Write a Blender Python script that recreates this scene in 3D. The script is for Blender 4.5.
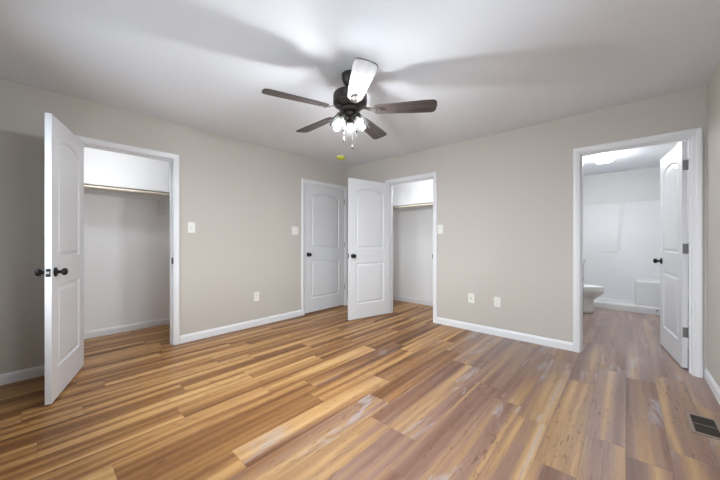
import bpy, bmesh, math, random
from mathutils import Vector, Matrix
PI = math.pi
random.seed(4)
for o in list(bpy.data.objects):
    bpy.data.objects.remove(o)
SC = bpy.context.scene
COL = SC.collection

# ------------------------------------------------------------------ camera
cam_d = bpy.data.cameras.new('camera')
cam_d.sensor_width = 36.0
cam_d.lens = 295.81 / 720 * 36.0
cam_d.clip_start = 0.02
cam = bpy.data.objects.new('camera', cam_d)
COL.objects.link(cam)
cam.location = (0, 0, 1.1528)
cam.rotation_euler = (PI / 2, 0, 0.73195)
SC.camera = cam

# ------------------------------------------------------------------ world, added window light, exposure
SC.view_settings.view_transform = 'Standard'
SC.view_settings.look = 'None'
SC.view_settings.exposure = 0.27
SC.view_settings.gamma = 1.0
SC.view_settings.use_curve_mapping = False
SC.cycles.max_bounces = 14
SC.cycles.diffuse_bounces = 8
SC.cycles.transparent_max_bounces = 16
SC.cycles.sample_clamp_indirect = 6.0
SC.cycles.blur_glossy = 0.6
SC.cycles.caustics_reflective = False
SC.cycles.caustics_refractive = False

WORLD_STRENGTH = 12.0
BULB = 1800.0          # ceiling fan bulbs
CLOSET_LAMP = 76.0     # closet ceiling lamps
BATH_LAMP = 82.0
VANITY_FILL = 46.0      # unseen fill added over the vanity, brightens the bathroom door

world = bpy.data.worlds.new('daylight')
SC.world = world
world.use_nodes = True
wn = world.node_tree
wn.nodes.clear()
wo = wn.nodes.new('ShaderNodeOutputWorld')
bg = wn.nodes.new('ShaderNodeBackground')
# pale overcast sky over darker ground
wtc = wn.nodes.new('ShaderNodeTexCoord')
wsp = wn.nodes.new('ShaderNodeSeparateXYZ')
wrp = wn.nodes.new('ShaderNodeValToRGB')
wrp.color_ramp.elements[0].position = 0.48
wrp.color_ramp.elements[0].color = (0.30, 0.345, 0.38, 1)
wrp.color_ramp.elements[1].position = 0.52
wrp.color_ramp.elements[1].color = (0.85, 0.94, 1.0, 1)
wmr = wn.nodes.new('ShaderNodeMapRange')
wmr.inputs[1].default_value = -1.0
wmr.inputs[2].default_value = 1.0
wn.links.new(wtc.outputs['Generated'], wsp.inputs[0])
wn.links.new(wsp.outputs[2], wmr.inputs[0])
wn.links.new(wmr.outputs[0], wrp.inputs[0])
wn.links.new(wrp.outputs[0], bg.inputs[0])
bg.inputs[1].default_value = WORLD_STRENGTH
wn.links.new(bg.outputs[0], wo.inputs[0])

# room constants (metres)
XA, YB, XC, YD, H = -3.695, 3.765, 0.502, -0.45, 2.44
TW = 0.115
FILL_WIN = (-2.88, -1.55, 0.75, 2.1)     # unseen windows added behind the camera for daylight fill
FILL_WIN3 = (-0.85, 0.3, 0.75, 2.1)  # second window added behind the camera, lifts the right side
FILL_WIN2 = (0.6, 1.6, 0.75, 2.1)     # unseen window added in the right wall for daylight fill

def portal(w_, loc, rot):
    por = bpy.data.lights.new('fill_window_daylight', 'AREA')
    por.shape = 'RECTANGLE'
    por.size = w_[1] - w_[0]
    por.size_y = w_[3] - w_[2]
    por.cycles.is_portal = True
    po = bpy.data.objects.new('fill_window_daylight', por)
    COL.objects.link(po)
    po.location = loc
    po.rotation_euler = rot
portal(FILL_WIN, ((FILL_WIN[0] + FILL_WIN[1]) / 2, YD - TW - 0.02, (FILL_WIN[2] + FILL_WIN[3]) / 2), (PI / 2, 0, 0))
portal(FILL_WIN3, ((FILL_WIN3[0] + FILL_WIN3[1]) / 2, YD - TW - 0.02, (FILL_WIN3[2] + FILL_WIN3[3]) / 2), (PI / 2, 0, 0))
portal(FILL_WIN2, (XC + TW + 0.02, (FILL_WIN2[0] + FILL_WIN2[1]) / 2, (FILL_WIN2[2] + FILL_WIN2[3]) / 2), (PI / 2, 0, PI / 2))

# ------------------------------------------------------------------ materials
def lin(c):
    return tuple(((v / 255) / 12.92 if v / 255 <= 0.04045 else ((v / 255 + 0.055) / 1.055) ** 2.4) for v in c) + (1.0,)

def mat(name, rgb, rough=0.5, metal=0.0, spec=0.5, bump=0.0, bscale=300.0, var=0.0, coat=0.0):
    m = bpy.data.materials.new(name)
    m.use_nodes = True
    nt = m.node_tree
    b = nt.nodes['Principled BSDF']
    b.inputs['Roughness'].default_value = rough
    b.inputs['Metallic'].default_value = metal
    b.inputs['Specular IOR Level'].default_value = spec
    b.inputs['Coat Weight'].default_value = coat
    c = lin(rgb)
    tc = nt.nodes.new('ShaderNodeTexCoord')
    no = nt.nodes.new('ShaderNodeTexNoise')
    no.inputs['Scale'].default_value = bscale
    no.inputs['Detail'].default_value = 2.0
    nt.links.new(tc.outputs['Object'], no.inputs['Vector'])
    mx = nt.nodes.new('ShaderNodeMix')
    mx.data_type = 'RGBA'
    mx.inputs[6].default_value = tuple(max(0, v * (1 - var)) for v in c[:3]) + (1,)
    mx.inputs[7].default_value = tuple(min(1, v * (1 + var)) for v in c[:3]) + (1,)
    nt.links.new(no.outputs['Fac'], mx.inputs[0])
    nt.links.new(mx.outputs[2], b.inputs['Base Color'])
    if bump:
        bp = nt.nodes.new('ShaderNodeBump')
        bp.inputs['Strength'].default_value = bump
        bp.inputs['Distance'].default_value = 0.002
        nt.links.new(no.outputs['Fac'], bp.inputs['Height'])
        nt.links.new(bp.outputs['Normal'], b.inputs['Normal'])
    return m

def emit(name, rgb, strength):
    m = bpy.data.materials.new(name)
    m.use_nodes = True
    nt = m.node_tree
    nt.nodes.clear()
    out = nt.nodes.new('ShaderNodeOutputMaterial')
    e = nt.nodes.new('ShaderNodeEmission')
    e.inputs[0].default_value = tuple(rgb) + (1,)
    e.inputs[1].default_value = strength
    nt.links.new(e.outputs[0], out.inputs[0])
    return m

def glass_shade(name, tint, frost):
    m = bpy.data.materials.new(name)
    m.use_nodes = True
    nt = m.node_tree
    nt.nodes.clear()
    out = nt.nodes.new('ShaderNodeOutputMaterial')
    tr = nt.nodes.new('ShaderNodeBsdfTransparent')
    tr.inputs[0].default_value = (tint, tint, tint, 1)
    tl = nt.nodes.new('ShaderNodeBsdfTranslucent')
    tl.inputs[0].default_value = (0.9, 0.9, 0.9, 1)
    gl = nt.nodes.new('ShaderNodeBsdfGlossy')
    gl.inputs['Roughness'].default_value = 0.06
    tc = nt.nodes.new('ShaderNodeTexCoord')
    vo = nt.nodes.new('ShaderNodeTexVoronoi')
    vo.inputs['Scale'].default_value = 70
    nt.links.new(tc.outputs['Object'], vo.inputs['Vector'])
    mr = nt.nodes.new('ShaderNodeMapRange')
    mr.inputs[1].default_value = 0.0
    mr.inputs[2].default_value = 0.6
    mr.inputs[3].default_value = frost * 1.6
    mr.inputs[4].default_value = frost * 0.6
    nt.links.new(vo.outputs['Distance'], mr.inputs[0])
    m1 = nt.nodes.new('ShaderNodeMixShader')
    nt.links.new(mr.outputs[0], m1.inputs[0])
    nt.links.new(tr.outputs[0], m1.inputs[1])
    nt.links.new(tl.outputs[0], m1.inputs[2])
    fr = nt.nodes.new('ShaderNodeFresnel')
    fr.inputs[0].default_value = 1.22
    m2 = nt.nodes.new('ShaderNodeMixShader')
    nt.links.new(fr.outputs[0], m2.inputs[0])
    nt.links.new(m1.outputs[0], m2.inputs[1])
    nt.links.new(gl.outputs[0], m2.inputs[2])
    nt.links.new(m2.outputs[0], out.inputs[0])
    return m

M_WALL = mat('greige_wall_paint', (190, 185, 178), 0.75, spec=0.25, bump=0.08, bscale=400, var=0.01)
M_CWALL = mat('closet_wall_paint', (235, 235, 236), 0.7, spec=0.3, bump=0.08, bscale=400, var=0.01)
M_BWALL = mat('bathroom_wall_paint', (207, 207, 207), 0.7, spec=0.3, bump=0.08, bscale=400, var=0.01)
M_CEIL = mat('ceiling_paint', (222, 225, 230), 0.9, spec=0.15, bump=0.12, bscale=250, var=0.01)
M_TRIM = mat('white_trim_paint', (222, 223, 226), 0.35, spec=0.45, var=0.0)
M_DOOR = mat('white_door_paint', (213, 214, 217), 0.38, spec=0.45, bump=0.05, bscale=500)
M_BLACK = mat('black_hardware', (12, 11, 11), 0.36, metal=0.0, spec=0.3)
M_HINGE = mat('dark_pewter_hinge', (120, 120, 119), 0.45, metal=0.3)
M_PLATE = mat('white_plate_plastic', (226, 225, 220), 0.35)
M_SLOT = mat('dark_slot', (60, 58, 55), 0.6)
M_BRONZE = mat('dark_bronze_metal', (66, 62, 60), 0.34, metal=0.65, var=0.06, bscale=30)
M_IRON = mat('brushed_blade_iron', (104, 100, 97), 0.3, metal=0.8)
M_CHROME = mat('chrome', (220, 220, 222), 0.12, metal=1.0)
M_YELLOW = mat('yellow_dust_cover', (208, 206, 70), 0.45)
M_ROD = mat('pale_wood_rod', (234, 226, 208), 0.45, var=0.05, bscale=40)
M_SHELF = mat('closet_shelf_paint', (226, 226, 226), 0.5)
M_PORC = mat('white_porcelain', (232, 232, 232), 0.12, coat=0.4)
M_FIBER = mat('white_fibreglass', (214, 215, 216), 0.42, spec=0.3)
M_VAN = mat('vanity_grey_paint', (176, 178, 180), 0.45)
M_TOP = mat('vanity_top_white', (235, 235, 233), 0.2)
M_REGF = mat('tan_register_metal', (138, 122, 112), 0.4, metal=0.3)
M_REGD = mat('dark_register_louvre', (48, 42, 36), 0.5)
M_DARK = mat('duct_dark', (22, 20, 18), 0.8)
M_SHADE = glass_shade('seeded_glass', 0.95, 0.0022)
M_PANE = glass_shade('window_glass', 0.96, 0.0)
M_BULB = emit('fan_bulb_light', (0.93, 0.97, 1.01), BULB)
M_CLAMP = emit('closet_lamp_light', (0.95, 0.985, 1.02), CLOSET_LAMP)
M_VFILL = emit('vanity_fill_emission', (0.97, 0.985, 1.0), VANITY_FILL)
M_BLAMP = emit('bath_lamp_light', (0.97, 0.985, 1.0), BATH_LAMP)

def blade_mat():
    m = mat('dark_walnut_blade', (70, 62, 58), 0.42, spec=0.3, coat=0.0)
    nt = m.node_tree
    b = nt.nodes['Principled BSDF']
    tc = nt.nodes.new('ShaderNodeTexCoord')
    mp = nt.nodes.new('ShaderNodeMapping')
    mp.inputs['Scale'].default_value = (2.5, 45, 10)
    no = nt.nodes.new('ShaderNodeTexNoise')
    no.inputs['Scale'].default_value = 1.0
    no.inputs['Detail'].default_value = 5
    cr = nt.nodes.new('ShaderNodeValToRGB')
    cr.color_ramp.elements[0].position = 0.35
    cr.color_ramp.elements[0].color = lin((46, 40, 38))
    cr.color_ramp.elements[1].position = 0.7
    cr.color_ramp.elements[1].color = lin((78, 69, 65))
    nt.links.new(tc.outputs['Object'], mp.inputs[0])
    nt.links.new(mp.outputs[0], no.inputs['Vector'])
    nt.links.new(no.outputs['Fac'], cr.inputs[0])
    nt.links.new(cr.outputs[0], b.inputs['Base Color'])
    return m
M_BLADE = blade_mat()

def floor_mat():
    m = bpy.data.materials.new('vinyl_plank_floor')
    m.use_nodes = True
    nt = m.node_tree
    L = nt.links.new
    b = nt.nodes['Principled BSDF']
    def node(t, **kw):
        n = nt.nodes.new(t)
        for k, v in kw.items():
            setattr(n, k, v)
        return n
    def math_(op, a, bb=None, c=None):
        n = node('ShaderNodeMath', operation=op)
        for i, v in enumerate((a, bb, c)):
            if v is None:
                continue
            if isinstance(v, (int, float)):
                n.inputs[i].default_value = v
            else:
                L(v, n.inputs[i])
        return n.outputs[0]
    def comb(x, y, z):
        n = node('ShaderNodeCombineXYZ')
        for i, v in enumerate((x, y, z)):
            if isinstance(v, (int, float)):
                n.inputs[i].default_value = v
            else:
                L(v, n.inputs[i])
        return n.outputs[0]
    def noise(vec, scale, detail=4, rough=0.55, dist=0.0):
        n = node('ShaderNodeTexNoise')
        n.inputs['Scale'].default_value = scale
        n.inputs['Detail'].default_value = detail
        n.inputs['Roughness'].default_value = rough
        n.inputs['Distortion'].default_value = dist
        L(vec, n.inputs['Vector'])
        return n.outputs['Fac']
    def ramp(fac, stops, interp='LINEAR'):
        n = node('ShaderNodeValToRGB')
        cr = n.color_ramp
        cr.interpolation = interp
        while len(cr.elements) < len(stops):
            cr.elements.new(0.5)
        for e, (p, c) in zip(cr.elements, stops):
            e.position = p
            e.color = lin(c) if len(c) == 3 and max(c) > 1 else tuple(c) + (1,)
        L(fac, n.inputs[0])
        return n.outputs[0]
    def mix(fac, a, bb, blend='MIX'):
        n = node('ShaderNodeMix', data_type='RGBA', blend_type=blend)
        if isinstance(fac, (int, float)):
            n.inputs[0].default_value = fac
        else:
            L(fac, n.inputs[0])
        for i, v in ((6, a), (7, bb)):
            if isinstance(v, tuple):
                n.inputs[i].default_value = v
            else:
                L(v, n.inputs[i])
        return n.outputs[2]
    tc = node('ShaderNodeTexCoord')
    sp = node('ShaderNodeSeparateXYZ')
    L(tc.outputs['Object'], sp.inputs[0])
    X, Y = sp.outputs[0], sp.outputs[1]
    PW, PL = 0.178, 1.22
    u = math_('DIVIDE', X, PW)
    row = math_('FLOOR', u)
    fu = math_('SUBTRACT', u, row)
    wn1 = node('ShaderNodeTexWhiteNoise', noise_dimensions='1D')
    L(row, wn1.inputs['W'])
    v = math_('ADD', math_('DIVIDE', Y, PL), math_('MULTIPLY', wn1.outputs['Value'], 7.31))
    pl = math_('FLOOR', v)
    fv = math_('SUBTRACT', v, pl)
    wn2 = node('ShaderNodeTexWhiteNoise', noise_dimensions='2D')
    L(comb(row, pl, 0.0), wn2.inputs['Vector'])
    rnd = wn2.outputs['Value']
    sc = node('ShaderNodeSeparateColor')
    L(wn2.outputs['Color'], sc.inputs[0])
    r1, r2, r3 = sc.outputs[0], sc.outputs[1], sc.outputs[2]
    # per-board shifted coordinates
    sx = math_('ADD', X, math_('MULTIPLY', r1, 37.0))
    sy = math_('ADD', Y, math_('MULTIPLY', r2, 53.0))
    # broad stripes along the board, warped a little
    wob = noise(comb(math_('MULTIPLY', sx, 2.0), math_('MULTIPLY', sy, 0.9), 0.0), 1.0, 2)
    sxw = math_('ADD', sx, math_('MULTIPLY', wob, 0.05))
    stripe = noise(comb(math_('MULTIPLY', sxw, 12.5), math_('MULTIPLY', sy, 0.40), r3), 1.0, 1.5, 0.5)
    grain = noise(comb(math_('MULTIPLY', sxw, 95.0), math_('MULTIPLY', sy, 3.2), r3), 1.0, 4, 0.6)
    patch = noise(comb(math_('MULTIPLY', sx, 8.0), math_('MULTIPLY', sy, 1.6), 3.0), 1.0, 3, 0.6, 0.6)
    # tone of the board
    tone = math_('ADD', stripe, math_('MULTIPLY', math_('SUBTRACT', rnd, 0.5), 0.07))
    warm = ramp(tone, [(0.28, (100, 63, 32)), (0.41, (130, 87, 47)), (0.50, (152, 108, 62)), (0.60, (180, 136, 84)), (0.74, (202, 162, 108))])
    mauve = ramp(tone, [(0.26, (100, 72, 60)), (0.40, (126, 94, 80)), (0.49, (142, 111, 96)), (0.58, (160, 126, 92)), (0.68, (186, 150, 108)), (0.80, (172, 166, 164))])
    # mixed mauve boards; cooler light towards the bathroom side painted into their spread
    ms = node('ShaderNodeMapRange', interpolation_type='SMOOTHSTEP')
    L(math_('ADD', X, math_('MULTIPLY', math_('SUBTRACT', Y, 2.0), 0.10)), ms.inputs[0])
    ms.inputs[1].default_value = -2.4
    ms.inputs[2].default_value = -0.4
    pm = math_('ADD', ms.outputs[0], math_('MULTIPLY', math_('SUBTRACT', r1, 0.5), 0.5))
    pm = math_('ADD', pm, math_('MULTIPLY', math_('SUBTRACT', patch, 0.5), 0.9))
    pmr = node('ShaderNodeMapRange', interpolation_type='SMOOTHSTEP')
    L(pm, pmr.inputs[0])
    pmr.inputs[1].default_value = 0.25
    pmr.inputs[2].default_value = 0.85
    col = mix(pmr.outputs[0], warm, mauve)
    # pale sheen of the bathroom floor painted in as greyer board colour
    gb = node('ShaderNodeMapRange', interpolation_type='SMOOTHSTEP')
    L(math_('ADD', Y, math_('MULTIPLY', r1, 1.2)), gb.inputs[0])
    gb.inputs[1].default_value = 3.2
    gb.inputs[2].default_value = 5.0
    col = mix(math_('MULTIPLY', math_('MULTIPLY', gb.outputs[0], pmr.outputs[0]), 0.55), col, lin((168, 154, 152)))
    # rustic grey patches, with bluish floor sheen painted in
    pg = node('ShaderNodeMapRange', interpolation_type='SMOOTHSTEP')
    L(patch, pg.inputs[0])
    pg.inputs[1].default_value = 0.56
    pg.inputs[2].default_value = 0.66
    gw = math_('MULTIPLY', math_('MULTIPLY', pg.outputs[0], math_('GREATER_THAN', r2, 0.5)), math_('MULTIPLY', pmr.outputs[0], 0.5))
    col = mix(gw, col, lin((172, 168, 172)))
    # fine grain
    gr = ramp(grain, [(0.30, (0.70, 0.68, 0.66)), (0.55, (1.0, 1.0, 1.0)), (0.8, (1.06, 1.05, 1.04))])
    col = mix(0.55, col, gr, 'MULTIPLY')
    # dark knots and flecks
    kn = noise(comb(math_('MULTIPLY', sx, 60.0), math_('MULTIPLY', sy, 11.0), 7.0), 1.0, 3, 0.6, 0.8)
    kz = noise(comb(math_('MULTIPLY', sx, 5.0), math_('MULTIPLY', sy, 0.9), 1.0), 1.0, 1)
    kr = node('ShaderNodeMapRange')
    L(math_('ADD', kn, math_('MULTIPLY', kz, 0.35)), kr.inputs[0])
    kr.inputs[1].default_value = 0.79
    kr.inputs[2].default_value = 0.89
    kr.inputs[4].default_value = 0.55
    col = mix(kr.outputs[0], col, lin((82, 48, 30)))
    # seams
    eu = math_('MULTIPLY', math_('MINIMUM', fu, math_('SUBTRACT', 1.0, fu)), PW)
    ev = math_('MULTIPLY', math_('MINIMUM', fv, math_('SUBTRACT', 1.0, fv)), PL)
    ed = math_('MINIMUM', eu, ev)
    se = node('ShaderNodeMapRange')
    L(ed, se.inputs[0])
    se.inputs[1].default_value = 0.0006
    se.inputs[2].default_value = 0.0024
    col = mix(math_('MULTIPLY', math_('SUBTRACT', 1.0, se.outputs[0]), 0.28), col, lin((70, 44, 28)))
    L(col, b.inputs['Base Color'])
    rg = node('ShaderNodeMapRange')
    L(grain, rg.inputs[0])
    rg.inputs[3].default_value = 0.30
    rg.inputs[4].default_value = 0.46
    L(rg.outputs[0], b.inputs['Roughness'])
    b.inputs['Specular IOR Level'].default_value = 0.42
    bp = node('ShaderNodeBump')
    bp.inputs['Strength'].default_value = 0.25
    bp.inputs['Distance'].default_value = 0.0015
    L(math_('ADD', math_('MULTIPLY', grain, 0.5), se.outputs[0]), bp.inputs['Height'])
    L(bp.outputs['Normal'], b.inputs['Normal'])
    return m
M_FLOOR = floor_mat()

# ------------------------------------------------------------------ mesh helpers
class MB:
    def __init__(self):
        self.bm = bmesh.new()
    def poly(self, pts, smooth=False):
        f = self.bm.faces.new([self.bm.verts.new(p) for p in pts])
        f.smooth = smooth
        return f
    def grid(self, rings, closed=True, cap=True, smooth=True):
        vs = [[self.bm.verts.new(p) for p in r] for r in rings]
        n = len(vs[0])
        for a, b in zip(vs[:-1], vs[1:]):
            for i in range(n if closed else n - 1):
                j = (i + 1) % n
                f = self.bm.faces.new((a[i], a[j], b[j], b[i]))
                f.smooth = smooth
        if cap:
            for r in (vs[0], vs[-1]):
                try:
                    self.bm.faces.new(r)
                except ValueError:
                    pass
        return self
    def box(self, x0, x1, y0, y1, z0, z1, M=None):
        P = [Vector((x, y, z)) for z in (z0, z1) for x, y in ((x0, y0), (x1, y0), (x1, y1), (x0, y1))]
        if M:
            P = [M @ p for p in P]
        v = [self.bm.verts.new(p) for p in P]
        for q in ((3, 2, 1, 0), (4, 5, 6, 7), (0, 1, 5, 4), (1, 2, 6, 5), (2, 3, 7, 6), (3, 0, 4, 7)):
            self.bm.faces.new([v[i] for i in q])
        return self
    def tube(self, p0, p1, r0, r1=None, n=16, cap=True):
        r1 = r0 if r1 is None else r1
        p0, p1 = Vector(p0), Vector(p1)
        d = (p1 - p0).normalized()
        a = d.orthogonal().normalized()
        b = d.cross(a)
        self.grid([[p + (a * math.cos(t) + b * math.sin(t)) * r for t in [2 * PI * i / n for i in range(n)]]
                   for p, r in ((p0, r0), (p1, r1))], cap=cap)
        return self
    def lathe(self, prof, n=24, M=None, cap=True):
        rings = []
        for r, z in prof:
            ring = [Vector((r * math.cos(2 * PI * i / n), r * math.sin(2 * PI * i / n), z)) for i in range(n)]
            rings.append([M @ p for p in ring] if M else ring)
        self.grid(rings, cap=cap)
        return self
    def prism(self, outline, z0, z1, M=None):
        lo = [Vector((x, y, z0)) for x, y in outline]
        hi = [Vector((x, y, z1)) for x, y in outline]
        if M:
            lo = [M @ p for p in lo]
            hi = [M @ p for p in hi]
        self.grid([lo, hi], smooth=False)
        return self
    def build(self, name, material, parent=None, bevel=0.0, seg=2, weld=True):
        if weld:
            bmesh.ops.remove_doubles(self.bm, verts=self.bm.verts[:], dist=1e-5)
        bmesh.ops.recalc_face_normals(self.bm, faces=self.bm.faces[:])
        me = bpy.data.meshes.new(name)
        self.bm.to_mesh(me)
        self.bm.free()
        me.materials.append(material)
        o = bpy.data.objects.new(name, me)
        COL.objects.link(o)
        if parent:
            o.parent = parent
        if bevel:
            md = o.modifiers.new('bevel', 'BEVEL')
            md.width = bevel
            md.segments = seg
            md.limit_method = 'ANGLE'
            md.angle_limit = math.radians(40)
        return o

def thing(name, label=None, cat=None, loc=(0, 0, 0), rz=0.0, group=None, kind=None):
    o = bpy.data.objects.new(name, None)
    o.empty_display_size = 0.1
    COL.objects.link(o)
    o.location = loc
    o.rotation_euler = (0, 0, rz)
    return tag(o, label, cat, group, kind)

def tag(o, label=None, cat=None, group=None, kind=None):
    for k, v in (('label', label), ('category', cat), ('group', group), ('kind', kind)):
        if v:
            o[k] = v
    return o

def struct(name, mb, m, label, cat, bevel=0.0):
    return tag(mb.build(name, m, None, bevel, weld=False), label, cat, None, 'structure')

# ------------------------------------------------------------------ room shell
# clear door openings: (start, end) along the wall and height
DH = 2.036
O1 = (0.288, 1.043)      # left closet, wall_left
O3 = (2.833, 3.695)      # closed door, wall_left
O2 = (-2.774, -2.010)    # far closet, wall_far
O4 = (-0.344, 0.419)     # bathroom, wall_far
J = 0.018
CY0, CY1 = YD, 1.62      # left closet extents along y
CX = -4.69               # left closet back wall
C2X1 = -1.80             # far closet right end
C2Y = 4.69               # far closet back wall
BX, BY = -1.08, 7.38     # bathroom left and back wall

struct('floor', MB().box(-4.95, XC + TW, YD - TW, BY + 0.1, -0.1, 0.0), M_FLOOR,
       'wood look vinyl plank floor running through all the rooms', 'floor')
struct('ceiling', MB().box(-4.95, XC + TW, YD - TW, BY + 0.1, H, H + 0.1), M_CEIL,
       'flat white painted ceiling above the fan', 'ceiling')

w = MB()
for y0, y1, z0, z1 in ((YD - TW, O1[0] - J, 0, H), (O1[0] - J, O1[1] + J, DH + J, H), (O1[1] + J, O3[0] - J, 0, H),
                       (O3[0] - J, O3[1] + J, DH + J, H), (O3[1] + J, YB + TW, 0, H)):
    w.box(XA - TW, XA, y0, y1, z0, z1)
struct('wall_left', w, M_WALL, 'long greige wall with the left closet and the closed door', 'wall')
w = MB()
for x0, x1, z0, z1 in ((XA, O2[0] - J, 0, H), (O2[0] - J, O2[1] + J, DH + J, H), (O2[1] + J, O4[0] - J, 0, H),
                       (O4[0] - J, O4[1] + J, DH + J, H), (O4[1] + J, XC, 0, H)):
    w.box(x0, x1, YB, YB + TW, z0, z1)
struct('wall_far', w, M_WALL, 'greige wall between the far closet and the bathroom doorway', 'wall')
w = MB()
for y0, y1, z0, z1 in ((YD - TW, FILL_WIN2[0], 0, H), (FILL_WIN2[0], FILL_WIN2[1], 0, FILL_WIN2[2]), (FILL_WIN2[0], FILL_WIN2[1], FILL_WIN2[3], H), (FILL_WIN2[1], YB + TW, 0, H)):
    w.box(XC, XC + TW, y0, y1, z0, z1)
struct('wall_right', w, M_WALL, 'greige wall at the right edge beside the bathroom door', 'wall')
w = MB()
for x0, x1, z0, z1 in ((XA, FILL_WIN[0], 0, H), (FILL_WIN[0], FILL_WIN[1], 0, FILL_WIN[2]), (FILL_WIN[0], FILL_WIN[1], FILL_WIN[3], H), (FILL_WIN[1], FILL_WIN3[0], 0, H),
                       (FILL_WIN3[0], FILL_WIN3[1], 0, FILL_WIN3[2]), (FILL_WIN3[0], FILL_WIN3[1], FILL_WIN3[3], H), (FILL_WIN3[1], XC, 0, H)):
    w.box(x0, x1, YD - TW, YD, z0, z1)
struct('wall_back', w, M_WALL, 'greige wall with two added fill windows, behind the viewer', 'wall')

struct('wall_closet_left', MB().box(CX - 0.1, CX, CY0 - TW, CY1 + 0.1, 0, H), M_CWALL, 'white back wall of the left closet', 'wall')
struct('wall_closet_left_end', MB().box(CX, XA - TW, CY1, CY1 + 0.1, 0, H), M_CWALL, 'white end wall of the left closet', 'wall')
struct('wall_closet_left_start', MB().box(CX, XA - TW, CY0 - TW, CY0, 0, H), M_CWALL, 'white near end wall of the left closet', 'wall')
struct('wall_closet_far', MB().box(XA - TW, C2X1 + 0.1, C2Y, C2Y + 0.1, 0, H), M_CWALL, 'white back wall of the far closet', 'wall')
struct('wall_closet_far_end', MB().box(C2X1, C2X1 + 0.1, YB + TW, C2Y, 0, H), M_CWALL, 'white right end wall of the far closet', 'wall')
struct('wall_closet_far_start', MB().box(XA - TW, XA, YB + TW, C2Y, 0, H), M_CWALL, 'white left end wall of the far closet', 'wall')
struct('wall_bath_left', MB().box(BX - 0.1, BX, YB + TW, BY + 0.1, 0, H), M_BWALL, 'pale grey bathroom wall behind the toilet', 'wall')
struct('wall_bath_back', MB().box(BX, XC, BY, BY + 0.1, 0, H), M_BWALL, 'pale grey bathroom wall above the shower surround', 'wall')
struct('wall_bath_right', MB().box(XC, XC + TW, YB + TW, BY + 0.1, 0, H), M_BWALL, 'pale grey bathroom wall behind the open door', 'wall')
# hallway behind the closed door
struct('wall_hall', MB().box(XA - TW - 0.12, XA - TW - 0.02, O3[0] - 0.1, O3[1] + 0.08, 0, H), M_CWALL, 'hall wall beyond the closed door', 'wall')

# baseboards: profile swept along straight runs
BASE = ((0.0, 0.0), (0.014, 0.0), (0.014, 0.062), (0.0115, 0.070), (0.0085, 0.080), (0.005, 0.086), (0.0, 0.087))
def base_run(mb, p0, p1, n):
    p0, p1, n = Vector(p0 + (0,)), Vector(p1 + (0,)), Vector(n + (0,))
    mb.grid([[p + n * d + Vector((0, 0, z)) for d, z in BASE] for p in (p0, p1)], smooth=False)
CW = 0.0635
b = MB()
base_run(b, (XA, YD), (XA, O1[0] - CW), (1, 0))
base_run(b, (XA, O1[1] + CW), (XA, O3[0] - CW), (1, 0))
struct('baseboard_left', b, M_TRIM, 'white baseboard along the long left wall', 'baseboard')
b = MB()
base_run(b, (XA + 0.01, YB), (O2[0] - CW, YB), (0, -1))
base_run(b, (O2[1] + CW, YB), (O4[0] - CW, YB), (0, -1))
struct('baseboard_far', b, M_TRIM, 'white baseboard under the two far wall outlets', 'baseboard')
b = MB()
base_run(b, (XC, YD), (XC, YB), (-1, 0))
struct('baseboard_right', b, M_TRIM, 'white baseboard at the right edge near the floor register', 'baseboard')
b = MB()
base_run(b, (XA + 0.014, YD), (XC - 0.014, YD), (0, 1))
struct('baseboard_back', b, M_TRIM, 'white baseboard under the added windows behind the viewer', 'baseboard')
b = MB()
base_run(b, (CX, CY0), (CX, CY1), (1, 0))
base_run(b, (CX, CY1), (XA - TW, CY1), (0, -1))
struct('baseboard_closet_left', b, M_TRIM, 'white baseboard inside the left closet', 'baseboard')
b = MB()
base_run(b, (XA, C2Y), (C2X1, C2Y), (0, -1))
base_run(b, (C2X1, YB + TW), (C2X1, C2Y), (-1, 0))
struct('baseboard_closet_far', b, M_TRIM, 'white baseboard inside the far closet', 'baseboard')
b = MB()
base_run(b, (XC, YB + TW), (XC, 6.43), (-1, 0))
struct('baseboard_bath', b, M_TRIM, 'white baseboard behind the bathroom door', 'baseboard')

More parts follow.
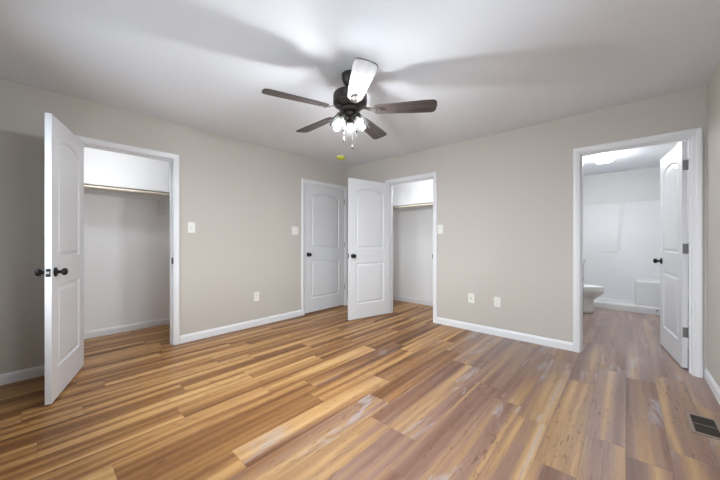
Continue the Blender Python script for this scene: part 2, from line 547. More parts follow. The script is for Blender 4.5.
# ------------------------------------------------------------------ door casings and jambs
CAS = ((0.006, 0.0), (0.006, 0.009), (0.010, 0.012), (0.020, 0.0125), (0.027, 0.016), (0.048, 0.018), (0.059, 0.015), (0.0625, 0.008), (0.0625, 0.0))
def door_trim(name, f, op, label, strike_at=None, swing='room', sides=('room',)):
    """f(s, d, z): s along the wall, d outward from the room face (negative = into the wall)."""
    t = thing(name, label, 'door frame', kind='structure')
    s0, s1 = op
    for side in sides:
        c = MB()
        sg = (lambda d: d) if side == 'room' else (lambda d: -TW - d)
        rings = []
        for (ss, sn, zz, zn) in ((s0, -1, 0, 0), (s0, -1, DH, 1), (s1, 1, DH, 1), (s1, 1, 0, 0)):
            rings.append([Vector(f(ss + sn * u, sg(d), zz + zn * u)) for u, d in CAS])
        c.grid(rings, smooth=False)
        c.build('casing', M_TRIM, t)
    j = MB()
    def fb(s0_, s1_, d0, d1, z0, z1, mb):
        a, b_ = Vector(f(s0_, d0, z0)), Vector(f(s1_, d1, z1))
        mb.box(min(a.x, b_.x), max(a.x, b_.x), min(a.y, b_.y), max(a.y, b_.y), z0, z1)
    fb(s0 - J, s0, -TW, 0, 0, DH, j)
    fb(s1, s1 + J, -TW, 0, 0, DH, j)
    fb(s0 - J, s1 + J, -TW, 0, DH, DH + J, j)
    d0, d1 = (-0.078, -0.040) if swing == 'room' else (-0.075, -0.037)
    fb(s0, s0 + 0.011, d0, d1, 0, DH - 0.011, j)
    fb(s1 - 0.011, s1, d0, d1, 0, DH - 0.011, j)
    fb(s0, s1, d0, d1, DH - 0.011, DH, j)
    j.build('jamb', M_TRIM, t, weld=False)
    if strike_at is not None:
        k = MB()
        sgn = 1 if strike_at == s0 else -1
        dd = (-0.038, 0.011) if swing == 'room' else (-TW - 0.011, -TW + 0.038)
        fb(strike_at, strike_at + sgn * 0.003, dd[0], dd[1], 0.890, 0.958, k)
        k.build('strike_plate', M_BLACK, t)
    return t
fa = lambda s, d, z: (XA + d, s, z)
fbb = lambda s, d, z: (s, YB - d, z)
door_trim('trim_1', fa, O1, 'white door casing around the left closet opening', O1[1])
door_trim('trim_2', fbb, O2, 'white door casing around the far closet opening', O2[1])
door_trim('trim_3', fa, O3, 'white door casing around the closed door', None)
door_trim('trim_4', fbb, O4, 'white door casing around the bathroom doorway', O4[0], 'away', ('room', 'bath'))

# ------------------------------------------------------------------ doors
DT = 0.035
HZ = (0.33, 1.075, 1.82)
def panel_loops(x0, x1, z0, z1, rise, n=14):
    """outline of a panel inset by g: straight sides, arched top when rise > 0."""
    def loop(g):
        a, b_, lo, hi = x0 + g, x1 - g, z0 + g, z1 - g
        pts = [(a, lo), (b_, lo)]
        if rise <= 0:
            return pts + [(b_, hi), (a, hi)]
        xc, hw = (a + b_) / 2, (b_ - a) / 2
        r = rise
        for i in range(n + 1):
            t = 1 - 2 * i / n
            pts.append((xc + hw * t, hi - r + r * (1 - t * t)))
        return pts
    return loop

def make_door(name, label, W, pin, ang, side, hinge_m=None, knob=True, latch=True):
    """pin: hinge pin on the floor; the leaf runs along local +x, its thickness to local y*side."""
    root = thing(name, label, 'door', (pin[0], pin[1], 0), ang, kind='structure')
    X0, X1, Z0, Z1 = 0.004, W + 0.002, 0.014, DH - 0.004
    ya, yb = 0.004 * side, (0.004 + DT) * side
    st = 0.118
    P1 = (X0 + st, X1 - st, 1.025, Z1 - 0.118)
    P2 = (X0 + st, X1 - st, 0.225, 0.822)
    RISE = 0.052
    mb = MB()
    for y, out in ((ya, -1 if side > 0 else 1), (yb, 1 if side > 0 else -1)):
        V = lambda x, z, d=0.0: Vector((x, y - out * d, z))
        l1 = panel_loops(*P1, RISE)
        l2 = panel_loops(*P2, 0)
        xs = (X0, P1[0], P1[1], X1)
        # flat stiles and rails
        mb.poly([V(X0, Z0), V(P1[0], Z0), V(P1[0], P2[2]), V(P1[0], P2[3]), V(P1[0], P1[2]), V(P1[0], P1[3] - RISE), V(P1[0], Z1), V(X0, Z1)])
        mb.poly([V(P1[1], Z0), V(X1, Z0), V(X1, Z1), V(P1[1], Z1), V(P1[1], P1[3] - RISE), V(P1[1], P1[2]), V(P1[1], P2[3]), V(P1[1], P2[2])])
        mb.poly([V(P1[0], Z0), V(P1[1], Z0), V(P1[1], P2[2]), V(P1[0], P2[2])])
        mb.poly([V(P1[0], P2[3]), V(P1[1], P2[3]), V(P1[1], P1[2]), V(P1[0], P1[2])])
        top = l1(0)[2:]
        for (xa, za), (xb, zb) in zip(top[:-1], top[1:]):
            mb.poly([V(xa, za), V(xb, zb), V(xb, Z1), V(xa, Z1)])
        # moulded panels
        for lf in (l1, l2):
            rings = [[V(x, z, d) for x, z in lf(g)] for g, d in ((0, 0), (0.004, 0.0015), (0.013, 0.011), (0.019, 0.0115), (0.042, 0.003), (0.045, 0.0025))]
            n = len(rings[0])
            for ra, rb in zip(rings[:-1], rings[1:]):
                for i in range(n):
                    k = (i + 1) % n
                    mb.poly([ra[i], ra[k], rb[k], rb[i]])
            mb.poly(rings[-1])
    # edges
    for xa, za, xb, zb in ((X0, Z0, X1, Z0), (X1, Z0, X1, Z1), (X1, Z1, X0, Z1), (X0, Z1, X0, Z0)):
        mb.poly([Vector((xa, ya, za)), Vector((xb, ya, zb)), Vector((xb, yb, zb)), Vector((xa, yb, za))])
    bmesh.ops.remove_doubles(mb.bm, verts=mb.bm.verts[:], dist=1e-5)
    mb.build('door_panel', M_DOOR, root)
    ys = sorted((ya, yb))
    # hinges
    for z in HZ:
        h = MB()
        h.tube((0, 0, z - 0.045), (0, 0, z + 0.045), 0.006, n=10)
        h.tube((0, 0, z + 0.045), (0, 0, z + 0.050), 0.0045, 0.002, n=10)
        y0, y1 = sorted((0.0, (0.004 + 0.031) * side))
        h.box(X0 - 0.0022, X0 - 0.0004, y0, y1, z - 0.0445, z + 0.0445)
        h.build('hinge', hinge_m or M_HINGE, root)
    # knobs with rosettes on both faces
    kz, kx = 0.925, X1 - 0.062
    if knob:
        for s_, y in ((-1, ys[0]), (1, ys[1])):
            Mx = Matrix.Translation((kx, y, kz)) @ Matrix.Rotation(-s_ * PI / 2, 4, 'X')
            k = MB()
            prof = [(0.0, 0.0), (0.033, 0.0), (0.033, 0.005), (0.030, 0.009), (0.014, 0.011), (0.0115, 0.016), (0.0115, 0.030),
                    (0.016, 0.034), (0.0235, 0.040), (0.0265, 0.047), (0.0265, 0.053), (0.023, 0.060), (0.015, 0.065), (0.004, 0.067), (0.0, 0.067)]
            k.lathe(prof, 24, Mx, cap=False)
            k.build('knob', M_BLACK, root)
    if latch:
        yc = (ya + yb) / 2
        l = MB()
        l.box(X1 - 0.0002, X1 + 0.0016, yc - 0.0125, yc + 0.0125, kz - 0.0285, kz + 0.0285)
        pl = l.build('latch_plate', M_BLACK, root)
        l = MB()
        l.prism([(0, -0.007), (0.010, -0.007), (0.003, 0.007), (0, 0.007)], kz - 0.008, kz + 0.008, Matrix.Translation((X1 + 0.0015, yc, 0)))
        tag(l.build('latch_bolt', M_CHROME, pl), 'bright metal latch bolt')
    return root

make_door('door_1', 'white two panel arched door swung open in front of the left wall', 0.736, (XA + 0.012, 0.287), math.radians(-17.9), 1)
make_door('door_2', 'white two panel arched door standing open at the far closet', 0.752, (-2.776, YB - 0.012), math.radians(-103.3), 1)
make_door('door_3', 'white two panel arched door closed in the far corner', 0.852, (XA + 0.006, 3.692), math.radians(-90), -1)
make_door('door_4', 'white two panel arched door opening into the bathroom', 0.755, (0.413, YB + TW + 0.012), math.radians(97.0), 1)

# ------------------------------------------------------------------ unseen windows added for daylight fill
def make_fill_window(name, label, w_, f):
    """f(s, d, z) -> point; d runs from the room face outwards."""
    t = thing(name, label, 'window', kind='structure')
    s0, s1, z0, z1 = w_
    def bx(mb, a0, a1, d0, d1, b0, b1):
        p, q = f(a0, d0, b0), f(a1, d1, b1)
        mb.box(min(p[0], q[0]), max(p[0], q[0]), min(p[1], q[1]), max(p[1], q[1]), b0, b1)
    m = MB()
    dm = TW / 2
    for a in ((s0, s0 + 0.05, z0, z1), (s1 - 0.05, s1, z0, z1), (s0 + 0.05, s1 - 0.05, z0, z0 + 0.05), (s0 + 0.05, s1 - 0.05, z1 - 0.05, z1),
              ((s0 + s1) / 2 - 0.03, (s0 + s1) / 2 + 0.03, z0 + 0.05, z1 - 0.05)):
        bx(m, a[0], a[1], dm - 0.03, dm + 0.03, a[2], a[3])
    m.build('fill_window_frame', M_TRIM, t, weld=False)
    m = MB()
    bx(m, s0 - 0.07, s1 + 0.07, -0.05, 0.0, z0 - 0.025, z0)
    m.build('fill_window_sill', M_TRIM, t)
    m = MB()
    bx(m, s0 + 0.05, s1 - 0.05, dm - 0.003, dm + 0.003, z0 + 0.05, z1 - 0.05)
    m.build('pane', M_PANE, t)
make_fill_window('fill_window_3', 'added white framed fill window right behind the viewer', FILL_WIN3, lambda s, d, z: (s, YD - d, z))
make_fill_window('fill_window_1', 'added white framed fill window behind the viewer, nearer the left wall', FILL_WIN, lambda s, d, z: (s, YD - d, z))
make_fill_window('fill_window_2', 'added white framed fill window in the right wall beside the viewer', FILL_WIN2, lambda s, d, z: (XC + d, s, z))

# ------------------------------------------------------------------ ceiling fan
FX, FY = -1.592, 1.656
fan = thing('ceiling_fan', 'dark bronze five blade ceiling fan with three lit glass shades', 'ceiling fan', (FX, FY, 0))
m = MB()
m.lathe([(0.0, H - 0.001), (0.062, H - 0.001), (0.066, H - 0.012), (0.063, H - 0.042), (0.052, H - 0.072), (0.036, H - 0.094), (0.022, H - 0.100), (0.0, H - 0.100)], 28, cap=False)
m.build('canopy', M_BRONZE, fan)
MB().tube((0, 0, 2.305), (0, 0, H - 0.09), 0.0125, n=14).build('downrod', M_BRONZE, fan)
m = MB()
m.lathe([(0.0, 2.312), (0.026, 2.312), (0.034, 2.298), (0.112, 2.290), (0.126, 2.282), (0.131, 2.268), (0.131, 2.212), (0.127, 2.200),
         (0.116, 2.192), (0.102, 2.182), (0.086, 2.176), (0.0, 2.174)], 36, cap=False)
m.build('motor_housing', M_BRONZE, fan)
m = MB()
m.lathe([(0.0, 2.178), (0.068, 2.178), (0.079, 2.172), (0.080, 2.160), (0.074, 2.150), (0.060, 2.143), (0.0, 2.140)], 32, cap=False)
m.build('switch_housing', M_BRONZE, fan)
m = MB()
m.lathe([(0.0, 2.142), (0.044, 2.142), (0.047, 2.134), (0.045, 2.122), (0.034, 2.112), (0.014, 2.104), (0.008, 2.094), (0.0, 2.091)], 28, cap=False)
fit = m.build('light_kit_fitter', M_BRONZE, fan)

BZ = 2.152
PITCH = math.radians(-12)
def blade_outline():
    pts = []
    r0, r1 = 0.185, 0.655
    # lower side from root to tip, rounded tip, back along the upper side
    def hw(r):
        t = (r - r0) / (r1 - r0)
        return 0.052 + 0.020 * min(1.0, t * 1.25)
    N = 10
    lo = [(r0 + (r1 - 0.035 - r0) * i / N) for i in range(N + 1)]
    pts += [(r0, -0.030), (r0 + 0.008, -0.046)]
    pts += [(r, -hw(r)) for r in lo[1:]]
    cr = 0.035
    w_ = hw(r1)
    for i in range(1, 7):
        a = -PI / 2 + PI / 2 * i / 6
        pts.append((r1 - cr + cr * math.cos(a), -(w_ - cr) + cr * math.sin(a)))
    pts.append((r1 + 0.004, 0.0))
    for i in range(0, 6):
        a = PI / 2 * i / 6
        pts.append((r1 - cr + cr * math.cos(a), (w_ - cr) + cr * math.sin(a)))
    pts += [(r, hw(r)) for r in reversed(lo[1:])]
    pts += [(r0 + 0.008, 0.046), (r0, 0.030)]
    return pts
bl = MB()
bl.prism(blade_outline(), 0.0, 0.006)
blade0 = bl.build('blade', M_BLADE, fan, bevel=0.0015)
ir = MB()
# neck dropping from the motor to the blade, then a forked plate under the blade root
neck = [(0.085, 0.018, 0.027), (0.11, 0.016, 0.026), (0.14, 0.017, 0.014), (0.17, 0.024, 0.001), (0.195, 0.030, -0.004), (0.225, 0.027, -0.004), (0.255, 0.014, -0.004), (0.268, 0.006, -0.004)]
ir.grid([[Vector((r, -w_, z)), Vector((r, w_, z)), Vector((r, w_, z - 0.0045)), Vector((r, -w_, z - 0.0045))] for r, w_, z in neck], smooth=False)
iron0 = ir.build('blade_iron', M_IRON, fan, bevel=0.001)
screws0 = []
for r, yy in ((0.205, 0.016), (0.205, -0.016), (0.248, 0.0)):
    sc_ = MB()
    sc_.lathe([(0.0, -0.0125), (0.004, -0.0118), (0.0058, -0.0095), (0.0058, -0.008)], 12, Matrix.Translation((r, yy, 0)), cap=True)
    screws0.append(sc_.build('screw', M_BLACK, iron0))
for k in range(5):
    a = math.radians(34.2 + 72 * k)
    Mx = Matrix.Rotation(a, 4, 'Z') @ Matrix.Translation((0, 0, BZ)) @ Matrix.Rotation(PITCH, 4, 'X')
    Mi = Mx
    if k == 0:
        bo, io = blade0, iron0
    else:
        bo, io = blade0.copy(), iron0.copy()
        for o_ in (bo, io):
            COL.objects.link(o_)
        for so in screws0:
            s_ = so.copy()
            COL.objects.link(s_)
            s_.parent = io
        bo.parent = fan
        io.parent = fan
    bo.matrix_local = Mx
    io.matrix_local = Mi

# three glass shades: two lean towards the viewer, one away
YAW = 0.73195
TILT = math.radians(28)
arm0 = None
for k, ca in enumerate((90, 210, 330)):
    a = math.radians(ca) + YAW
    Mx = Matrix.Translation((0.040 * math.cos(a), 0.040 * math.sin(a), 2.136)) @ Matrix.Rotation(a, 4, 'Z') @ Matrix.Rotation(-TILT, 4, 'Y')
    if k == 0:
        m = MB()
        m.lathe([(0.0, 0.004), (0.013, 0.0), (0.014, -0.020), (0.030, -0.026), (0.033, -0.034), (0.033, -0.048), (0.020, -0.052), (0.0, -0.052)], 22, cap=False)
        s0 = m.build('lamp_socket', M_BRONZE, fan)
        m = MB()
        prof = [(0.029, -0.040), (0.033, -0.050), (0.043, -0.066), (0.051, -0.086), (0.055, -0.110), (0.0565, -0.135), (0.059, -0.156)]
        m.lathe(prof, 32, cap=False)
        h0 = m.build('lamp_shade', M_SHADE, fan)
        m = MB()
        m.lathe([(0.0, -0.050), (0.013, -0.052), (0.0135, -0.064), (0.022, -0.080), (0.0275, -0.092), (0.0275, -0.0985), (0.0262, -0.0985), (0.021, -0.0925), (0.0, -0.0925)], 16, cap=False)
        c0 = m.build('bulb_cutoff_collar', M_PLATE, h0)  # collar lip added to cut the bulb's light towards the ceiling
        m = MB()
        m.lathe([(0.0195, -0.0926), (0.0205, -0.102), (0.0190, -0.110), (0.014, -0.117), (0.007, -0.1205), (0.0, -0.1215)], 16, cap=False)
        b0 = m.build('bulb', M_BULB, h0)
        so, ho = s0, h0
    else:
        so, ho, bo, co = s0.copy(), h0.copy(), b0.copy(), c0.copy()
        for o_ in (so, ho, bo, co):
            COL.objects.link(o_)
        so.parent = fan
        ho.parent = fan
        bo.parent = ho
        co.parent = ho
    so.matrix_local = Mx
    ho.matrix_local = Mx
for (dx, dy, zb) in ((-0.032, -0.034, 1.935), (0.002, 0.024, 1.885)):
    m = MB()
    n = int((2.13 - zb) / 0.008)
    for i in range(n):
        m.lathe([(0.0, -0.0022), (0.0019, -0.0012), (0.0019, 0.0012), (0.0, 0.0022)], 6, Matrix.Translation((dx, dy, 2.13 - i * 0.008)), cap=False)
    m.tube((dx, dy, zb + 0.01), (dx, dy, 2.13), 0.0008, n=5)
    ch = m.build('pull_chain', M_BRONZE, fan)
    m = MB()
    m.lathe([(0.0, 0.012), (0.003, 0.011), (0.0045, 0.0), (0.0065, -0.012), (0.006, -0.021), (0.0, -0.024)], 12, Matrix.Translation((dx, dy, zb)), cap=False)
    m.build('chain_fob', M_BRONZE, ch)

# ------------------------------------------------------------------ smoke detector with yellow dust cover
t = thing('smoke_detector', 'round smoke detector under a yellow dust cover on the ceiling', 'smoke detector', (-3.26, 3.19, H))
MB().lathe([(0.0, 0.0), (0.066, 0.0), (0.066, -0.010), (0.062, -0.012), (0.0, -0.012)], 28, cap=False).build('mounting_base', M_PLATE, t)
MB().lathe([(0.064, -0.011), (0.068, -0.014), (0.067, -0.030), (0.060, -0.042), (0.040, -0.048), (0.0, -0.049)], 28, cap=False).build('dust_cover', M_YELLOW, t)

# ------------------------------------------------------------------ switches and outlets
def wall_place(wall, s, z):
    if wall == 'A':
        return (XA, s, z), PI / 2          # local -y faces the room
    return (s, YB, z), 0.0

def rounded_plate(w_, h_, d):
    m = MB()
    rings = []
    for g, y in ((0, 0), (0, -d * 0.5), (0.003, -d)):
        rings.append([Vector((sx * (w_ / 2 - g), y, sz * (h_ / 2 - g))) for sx, sz in ((-1, -1), (1, -1), (1, 1), (-1, 1))])
    m.grid(rings, smooth=False)
    return m

def switch(wall, s, z, label, gangs=1, w_=0.078, h_=0.122):
    loc, rz = wall_place(wall, s, z)
    t = thing('light_switch', label, 'light switch', loc, rz)
    rounded_plate(w_ if gangs == 1 else 0.118, h_, 0.006).build('cover_plate', M_PLATE, t)
    for g in range(gangs):
        cx = 0 if gangs == 1 else (-0.023 + 0.046 * g)
        MB().box(cx - 0.0065, cx + 0.0065, -0.0072, -0.005, -0.013, 0.013).build('toggle_slot', M_SHELF, t)
        Mx = Matrix.Translation((cx, -0.006, 0.0)) @ Matrix.Rotation(math.radians(25), 4, 'X')
        MB().box(-0.0045, 0.0045, -0.014, 0.0, -0.006, 0.006, Mx).build('toggle', M_PLATE, t, bevel=0.001)
    for g in range(gangs):
        cx = 0 if gangs == 1 else (-0.023 + 0.046 * g)
        for zz in (-0.030, 0.030):
            MB().tube((cx, -0.0055, zz), (cx, -0.0072, zz), 0.0032, n=10).build('plate_screw', M_PLATE, t)
    return t

def outlet(wall, s, z, label):
    loc, rz = wall_place(wall, s, z)
    t = thing('wall_outlet', label, 'outlet', loc, rz)
    rounded_plate(0.076, 0.120, 0.006).build('cover_plate', M_PLATE, t)
    for zz in (-0.0195, 0.0195):
        m = MB()
        m.prism([(0.0168 * math.cos(a), max(-0.0135, min(0.0135, 0.0168 * math.sin(a)))) for a in [2 * PI * i / 24 for i in range(24)]],
                0.005, 0.0078, Matrix.Translation((0, 0, zz)) @ Matrix.Rotation(PI / 2, 4, 'X'))
        r = m.build('receptacle', M_PLATE, t)
        m = MB()
        m.box(-0.0075, -0.0055, -0.0082, -0.0075, zz - 0.002, zz + 0.006)
        m.box(0.0055, 0.0075, -0.0082, -0.0075, zz - 0.001, zz + 0.006)
        m.tube((0, -0.0075, zz - 0.0075), (0, -0.0082, zz - 0.0075), 0.0026, n=10)
        m.build('slots', M_SLOT, r, weld=False)
    MB().tube((0, -0.0055, 0), (0, -0.0075, 0), 0.003, n=10).build('plate_screw', M_PLATE, t)
    return t

def cable_plate(wall, s, z, label):
    loc, rz = wall_place(wall, s, z)
    t = thing('cable_jack', label, 'cable outlet', loc, rz)
    rounded_plate(0.076, 0.120, 0.006).build('cover_plate', M_PLATE, t)
    m = MB()
    m.tube((0, -0.0055, 0), (0, -0.009, 0), 0.0075, n=6)
    m.tube((0, -0.009, 0), (0, -0.017, 0), 0.0047, n=14)
    tag(m.build('coax_jack', M_SLOT, t, weld=False), 'dark round cable jack')
    for zz in (-0.042, 0.042):
        MB().tube((0, -0.0055, zz), (0, -0.0072, zz), 0.003, n=10).build('plate_screw', M_PLATE, t)
    return t

switch('A', 1.229, 1.296, 'white single toggle light switch beside the left closet casing')
switch('A', 2.653, 1.295, 'wide white double light switch plate left of the closed door', 2)
switch('B', -1.899, 1.300, 'white light switch right of the far closet casing')
outlet('A', 2.030, 0.392, 'white outlet low on the long left wall')
cable_plate('B', -1.470, 0.409, 'white cable jack plate with one dark centre jack on far wall')
outlet('B', -1.152, 0.405, 'white outlet right of the cable jack plate on far wall')

# ------------------------------------------------------------------ floor register
t = thing('floor_register', 'dark slotted floor register with tan metal rim by the right wall', 'floor vent', (0.365, 2.79, 0))
m = MB()
W2, L2 = 0.072, 0.142
w2, l2 = 0.052, 0.120
for a in ((-W2, -w2, -L2, L2), (w2, W2, -L2, L2), (-w2, w2, -L2, -l2), (-w2, w2, l2, L2), (-w2, w2, -0.0022, 0.0022)):
    m.box(a[0], a[1], a[2], a[3], 0.0005, 0.005)
m.build('rim', M_REGF, t, weld=False)
MB().box(-w2, w2, -l2, l2, 0.0002, 0.0012).build('duct_opening', M_DARK, t)
m = MB()
for h_ in (-1, 1):
    for i in range(11):
        yy = h_ * (0.010 + 0.0098 * i)
        m.box(-w2, w2, -0.0028, 0.0028, -0.0007, 0.0007, Matrix.Translation((0, yy, 0.0033)) @ Matrix.Rotation(math.radians(35), 4, 'X'))
m.build('louvres', M_REGD, t, weld=False)

# ------------------------------------------------------------------ closet shelves and rods
SZ = 1.768
t = thing('closet_shelf', 'white shelf with pale clothes rod inside the left closet', 'shelf', (CX, 0.585, 0))
yl = (CY1 - CY0) / 2 - 0.001
MB().box(0.001, 0.305, -yl, yl, SZ, SZ + 0.019).build('shelf_board', M_SHELF, t, bevel=0.002)
MB().box(0.001, 0.019, -yl, yl, SZ - 0.085, SZ - 0.0005).build('cleat', M_SHELF, t, bevel=0.002)
m = MB()
m.box(0.001, 0.020, 0.565, 0.645, SZ - 0.265, SZ - 0.0855)
m.box(0.0195, 0.028, 0.565, 0.645, SZ - 0.265, SZ - 0.250)
m.build('support_bracket', M_SHELF, t, bevel=0.002)
m = MB()
m.tube((0.285, -yl + 0.002, 1.742), (0.285, yl - 0.002, 1.742), 0.0165, n=18)
rod = tag(m.build('clothes_rod', M_ROD, t), 'pale clothes rod under the shelf')
for s_ in (-1, 1):
    m = MB()
    m.tube((0.285, s_ * (yl - 0.014), 1.742), (0.285, s_ * yl, 1.742), 0.025, n=18)
    m.build('rod_socket', M_PLATE, rod)
t = thing('closet_shelf', 'white shelf with pale clothes rod inside the far closet', 'shelf', ((XA + C2X1) / 2, C2Y, 0))
xl = (C2X1 - XA) / 2 - 0.001
MB().box(-xl, xl, -0.305, -0.001, SZ, SZ + 0.019).build('shelf_board', M_SHELF, t, bevel=0.002)
MB().box(-xl, xl, -0.019, -0.001, SZ - 0.085, SZ - 0.0005).build('cleat', M_SHELF, t, bevel=0.002)
xr = -2.985 - (XA + C2X1) / 2
m = MB()
m.box(xr - 0.012, xr + 0.012, -0.304, -0.0195, SZ - 0.012, SZ - 0.0005)
m.build('support_bracket', M_PLATE, t, weld=False)
m = MB()
m.tube((-xl + 0.002, -0.285, 1.742), (xl - 0.002, -0.285, 1.742), 0.0165, n=18)
rod = tag(m.build('clothes_rod', M_ROD, t), 'pale clothes rod under the shelf')
MB().box(xr - 0.012, xr + 0.012, -0.309, -0.2685, 1.718, 1.755).build('rod_hook', M_PLATE, rod, bevel=0.003)

# closet ceiling lamps (just above the door heads)
def closet_lamp(loc, label):
    t = thing('closet_light', label, 'ceiling light', loc)
    MB().lathe([(0.0, 0.0), (0.085, 0.0), (0.085, -0.018), (0.08, -0.022), (0.0, -0.022)], 28, cap=False).build('lamp_base', M_PLATE, t)
    MB().lathe([(0.078, -0.022), (0.080, -0.040), (0.068, -0.062), (0.040, -0.076), (0.0, -0.081)], 24, cap=False).build('diffuser', M_CLAMP, t)
closet_lamp((-3.96, 0.62, H), 'round white ceiling light inside the left closet')
closet_lamp((-2.55, 4.03, H), 'round white ceiling light inside the far closet')

# ------------------------------------------------------------------ bathroom: ceiling light
t = thing('bathroom_light', 'white flush ceiling light glowing on the bathroom ceiling', 'ceiling light', (-0.25, 5.88, H))
def sq(h_, z, c=0.25):
    k = h_ * c
    return [Vector((x, y, z)) for x, y in ((-h_ + k, -h_), (h_ - k, -h_), (h_, -h_ + k), (h_, h_ - k), (h_ - k, h_), (-h_ + k, h_), (-h_, h_ - k), (-h_, -h_ + k))]
MB().grid([sq(0.118, 0), sq(0.118, -0.018), sq(0.114, -0.022)], smooth=False).build('lamp_base', M_PLATE, t)
MB().grid([sq(0.110, -0.0225), sq(0.114, -0.050), sq(0.085, -0.088), sq(0.070, -0.092)], smooth=False).build('diffuser', M_BLAMP, t)

# ------------------------------------------------------------------ bathroom: shower
SY0, SY1, SX0, SX1 = 6.43, BY - 0.003, BX + 0.003, XC - 0.003
t = thing('shower_stall', 'white fibreglass shower stall with corner seat at the bathroom back', 'shower', ((SX0 + SX1) / 2, SY0, 0))
hx = (SX1 - SX0) / 2
dp = SY1 - SY0
m = MB()
# pan: floor, raised front curb with rounded top, low rims
m.box(-hx, hx, 0.09, dp, 0.001, 0.045)
prof = [(0.0, 0.001), (0.0, 0.085), (0.006, 0.102), (0.022, 0.112), (0.062, 0.112), (0.080, 0.104), (0.09, 0.085), (0.09, 0.001)]
m.grid([[Vector((x, y, z)) for y, z in prof] for x in (-hx, hx)], smooth=False)
m.build('shower_pan', M_FIBER, t, weld=False)
TOPZ = 1.85
m = MB()
R = 0.07
# U-shaped surround with rounded inside corners and a flanged top
def ushape(off, z):
    pts = [(-hx + off, 0.0)]
    for i in range(7):
        a = PI - PI / 2 * i / 6
        pts.append((-hx + off + R + R * math.cos(a), dp - off - R + R * math.sin(a)))
    for i in range(7):
        a = PI / 2 - PI / 2 * i / 6
        pts.append((hx - off - R + R * math.cos(a), dp - off - R + R * math.sin(a)))
    pts.append((hx - off, 0.0))
    return [Vector((x, y, z)) for x, y in pts]
m.grid([ushape(0.002, TOPZ), ushape(0.030, TOPZ), ushape(0.038, TOPZ - 0.010), ushape(0.040, 0.93), ushape(0.046, 0.915), ushape(0.046, 0.10), ushape(0.052, 0.044)],
       closed=False, cap=False)
m.build('surround', M_FIBER, t)
# moulded seat in the right corner
m = MB()
sx0 = 0.12 - (SX0 + SX1) / 2
m.box(sx0, hx - 0.045, 0.16, dp - 0.045, 0.0445, 0.485)
m.build('corner_seat', M_FIBER, t, bevel=0.02, seg=3)
# moulded soap ledge and column on the back panel
m = MB()
cx0 = -0.36 - (SX0 + SX1) / 2
m.box(cx0, cx0 + 0.25, dp - 0.062, dp - 0.038, 0.925, 0.945)
m.build('soap_ledge', M_FIBER, t, bevel=0.008, seg=3)
m = MB()
cxx = -0.10 - (SX0 + SX1) / 2
m.grid([[Vector((cxx + x0_, y, z)), Vector((cxx + x0_ + 0.03, y - 0.0012, z)), Vector((cxx + x0_ + 0.06, y, z))] for x0_, y, z in
        ((-0.03, dp - 0.0405, 0.95), (-0.02, dp - 0.0412, 1.2), (0.0, dp - 0.0412, 1.5), (0.03, dp - 0.0405, TOPZ - 0.03))], closed=False, cap=False)
m.build('moulded_rib', M_FIBER, t)
m = MB()
m.tube((0, 0.5, 0.0445), (0, 0.5, 0.049), 0.045, n=20)
m.build('drain', M_CHROME, t)
m = MB()
m.tube((0.36 - (SX0 + SX1) / 2, 0.001, 0.070), (0.36 - (SX0 + SX1) / 2, -0.006, 0.070), 0.013, n=12)
m.build('weep_cap', M_HINGE, t)

# ------------------------------------------------------------------ bathroom: toilet (faces +x)
TX = BX + 0.012
t = thing('toilet', 'white porcelain toilet seen from the side in the bathroom', 'toilet', (TX, 5.93, 0))
def ell(cx, cy, rx, ry, z, n=32, back=1.0):
    out = []
    for i in range(n):
        a = 2 * PI * i / n
        c, s_ = math.cos(a), math.sin(a)
        out.append(Vector((cx + (rx if c > 0 else rx * back) * c, cy + ry * s_, z)))
    return out
m = MB()
# pedestal to bowl
m.grid([ell(0.38, 0, 0.31, 0.105, 0.001), ell(0.38, 0, 0.315, 0.108, 0.03), ell(0.38, 0, 0.305, 0.100, 0.10), ell(0.385, 0, 0.305, 0.105, 0.20),
        ell(0.41, 0, 0.33, 0.130, 0.255), ell(0.45, 0, 0.345, 0.165, 0.31), ell(0.465, 0, 0.355, 0.182, 0.355), ell(0.47, 0, 0.350, 0.185, 0.385),
        ell(0.47, 0, 0.342, 0.178, 0.392)])
m.build('bowl', M_PORC, t)
m = MB()
m.grid([ell(0.47, 0, 0.348, 0.186, 0.393), ell(0.47, 0, 0.350, 0.188, 0.402), ell(0.47, 0, 0.342, 0.182, 0.410)])
m.build('seat', M_PORC, t)
m = MB()
m.grid([ell(0.47, 0, 0.345, 0.184, 0.4105), ell(0.47, 0, 0.347, 0.186, 0.418), ell(0.47, 0, 0.335, 0.176, 0.432), ell(0.46, 0, 0.26, 0.12, 0.438), ell(0.46, 0, 0.05, 0.03, 0.439)])
m.build('lid', M_PORC, t)
m = MB()
m.box(0.0, 0.185, -0.215, 0.215, 0.385, 0.735)
m.build('tank', M_PORC, t, bevel=0.025, seg=3)
m = MB()
m.box(-0.004, 0.195, -0.225, 0.225, 0.7355, 0.765)
m.build('tank_lid', M_PORC, t, bevel=0.008, seg=3)
m = MB()
m.tube((0.185, -0.16, 0.68), (0.205, -0.16, 0.68), 0.009, n=12)
m.box(0.2, 0.21, -0.165, -0.09, 0.673, 0.687)
m.build('flush_lever', M_CHROME, t, weld=False)

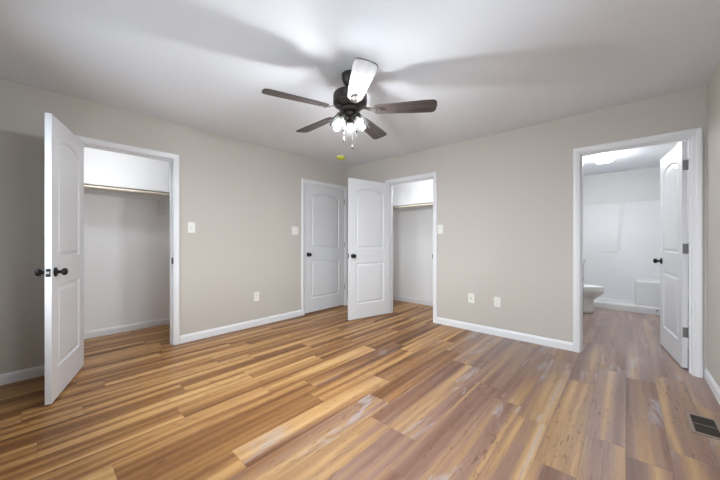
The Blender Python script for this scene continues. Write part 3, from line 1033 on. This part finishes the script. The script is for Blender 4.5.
# ------------------------------------------------------------------ bathroom: vanity (faces +x)
t = thing('bathroom_vanity', 'grey vanity cabinet edge showing beside the toilet in the bathroom', 'vanity', (BX + 0.002, 4.95, 0))
vy = 0.455
m = MB()
m.box(0.0, 0.605, -vy, vy, 0.10, 0.83)
m.box(0.0, 0.535, -vy, vy, 0.001, 0.10)
m.build('cabinet_body', M_VAN, t, weld=False)
for s_ in (-1, 1):
    m = MB()
    y0, y1 = sorted((s_ * 0.008, s_ * (vy - 0.03)))
    m.box(0.6055, 0.622, y0, y1, 0.13, 0.80)
    d_ = m.build('cabinet_door', M_VAN, t, bevel=0.003)
    m = MB()
    m.lathe([(0.006, 0.0), (0.006, 0.012), (0.014, 0.018), (0.015, 0.024), (0.0, 0.028)], 16, Matrix.Translation((0.622, s_ * 0.05, 0.62)) @ Matrix.Rotation(PI / 2, 4, 'Y'), cap=False)
    m.build('cabinet_knob', M_BLACK, d_)
m = MB()
m.box(0.0, 0.640, -vy - 0.012, vy + 0.012, 0.8305, 0.866)
m.box(0.0, 0.018, -vy - 0.012, vy + 0.012, 0.866, 0.95)
m.build('countertop', M_TOP, t, bevel=0.004)

# ------------------------------------------------------------------ bathroom: unseen fill bar added to brighten the open door
t = thing('added_vanity_fill', 'added unseen fill light bar above the bathroom vanity', 'fill light', (BX + 0.001, 4.75, 2.0))
MB().box(0.0, 0.03, -0.30, 0.30, -0.05, 0.05).build('fill_back_plate', M_CHROME, t, bevel=0.004)
for k in (-0.2, 0.0, 0.2):
    m = MB()
    m.lathe([(0.0, 0.0), (0.022, 0.0), (0.022, 0.05), (0.0, 0.05)], 14, Matrix.Translation((0.03, k, 0)) @ Matrix.Rotation(PI / 2, 4, 'Y'), cap=False)
    hld = m.build('fill_holder', M_CHROME, t)
    m = MB()
    m.lathe([(0.0, 0.05), (0.035, 0.052), (0.052, 0.08), (0.055, 0.11), (0.045, 0.14), (0.02, 0.155), (0.0, 0.158)], 16, Matrix.Translation((0.03, k, 0)) @ Matrix.Rotation(PI / 2, 4, 'Y'), cap=False)
    m.build('fill_globe', M_VFILL, t)
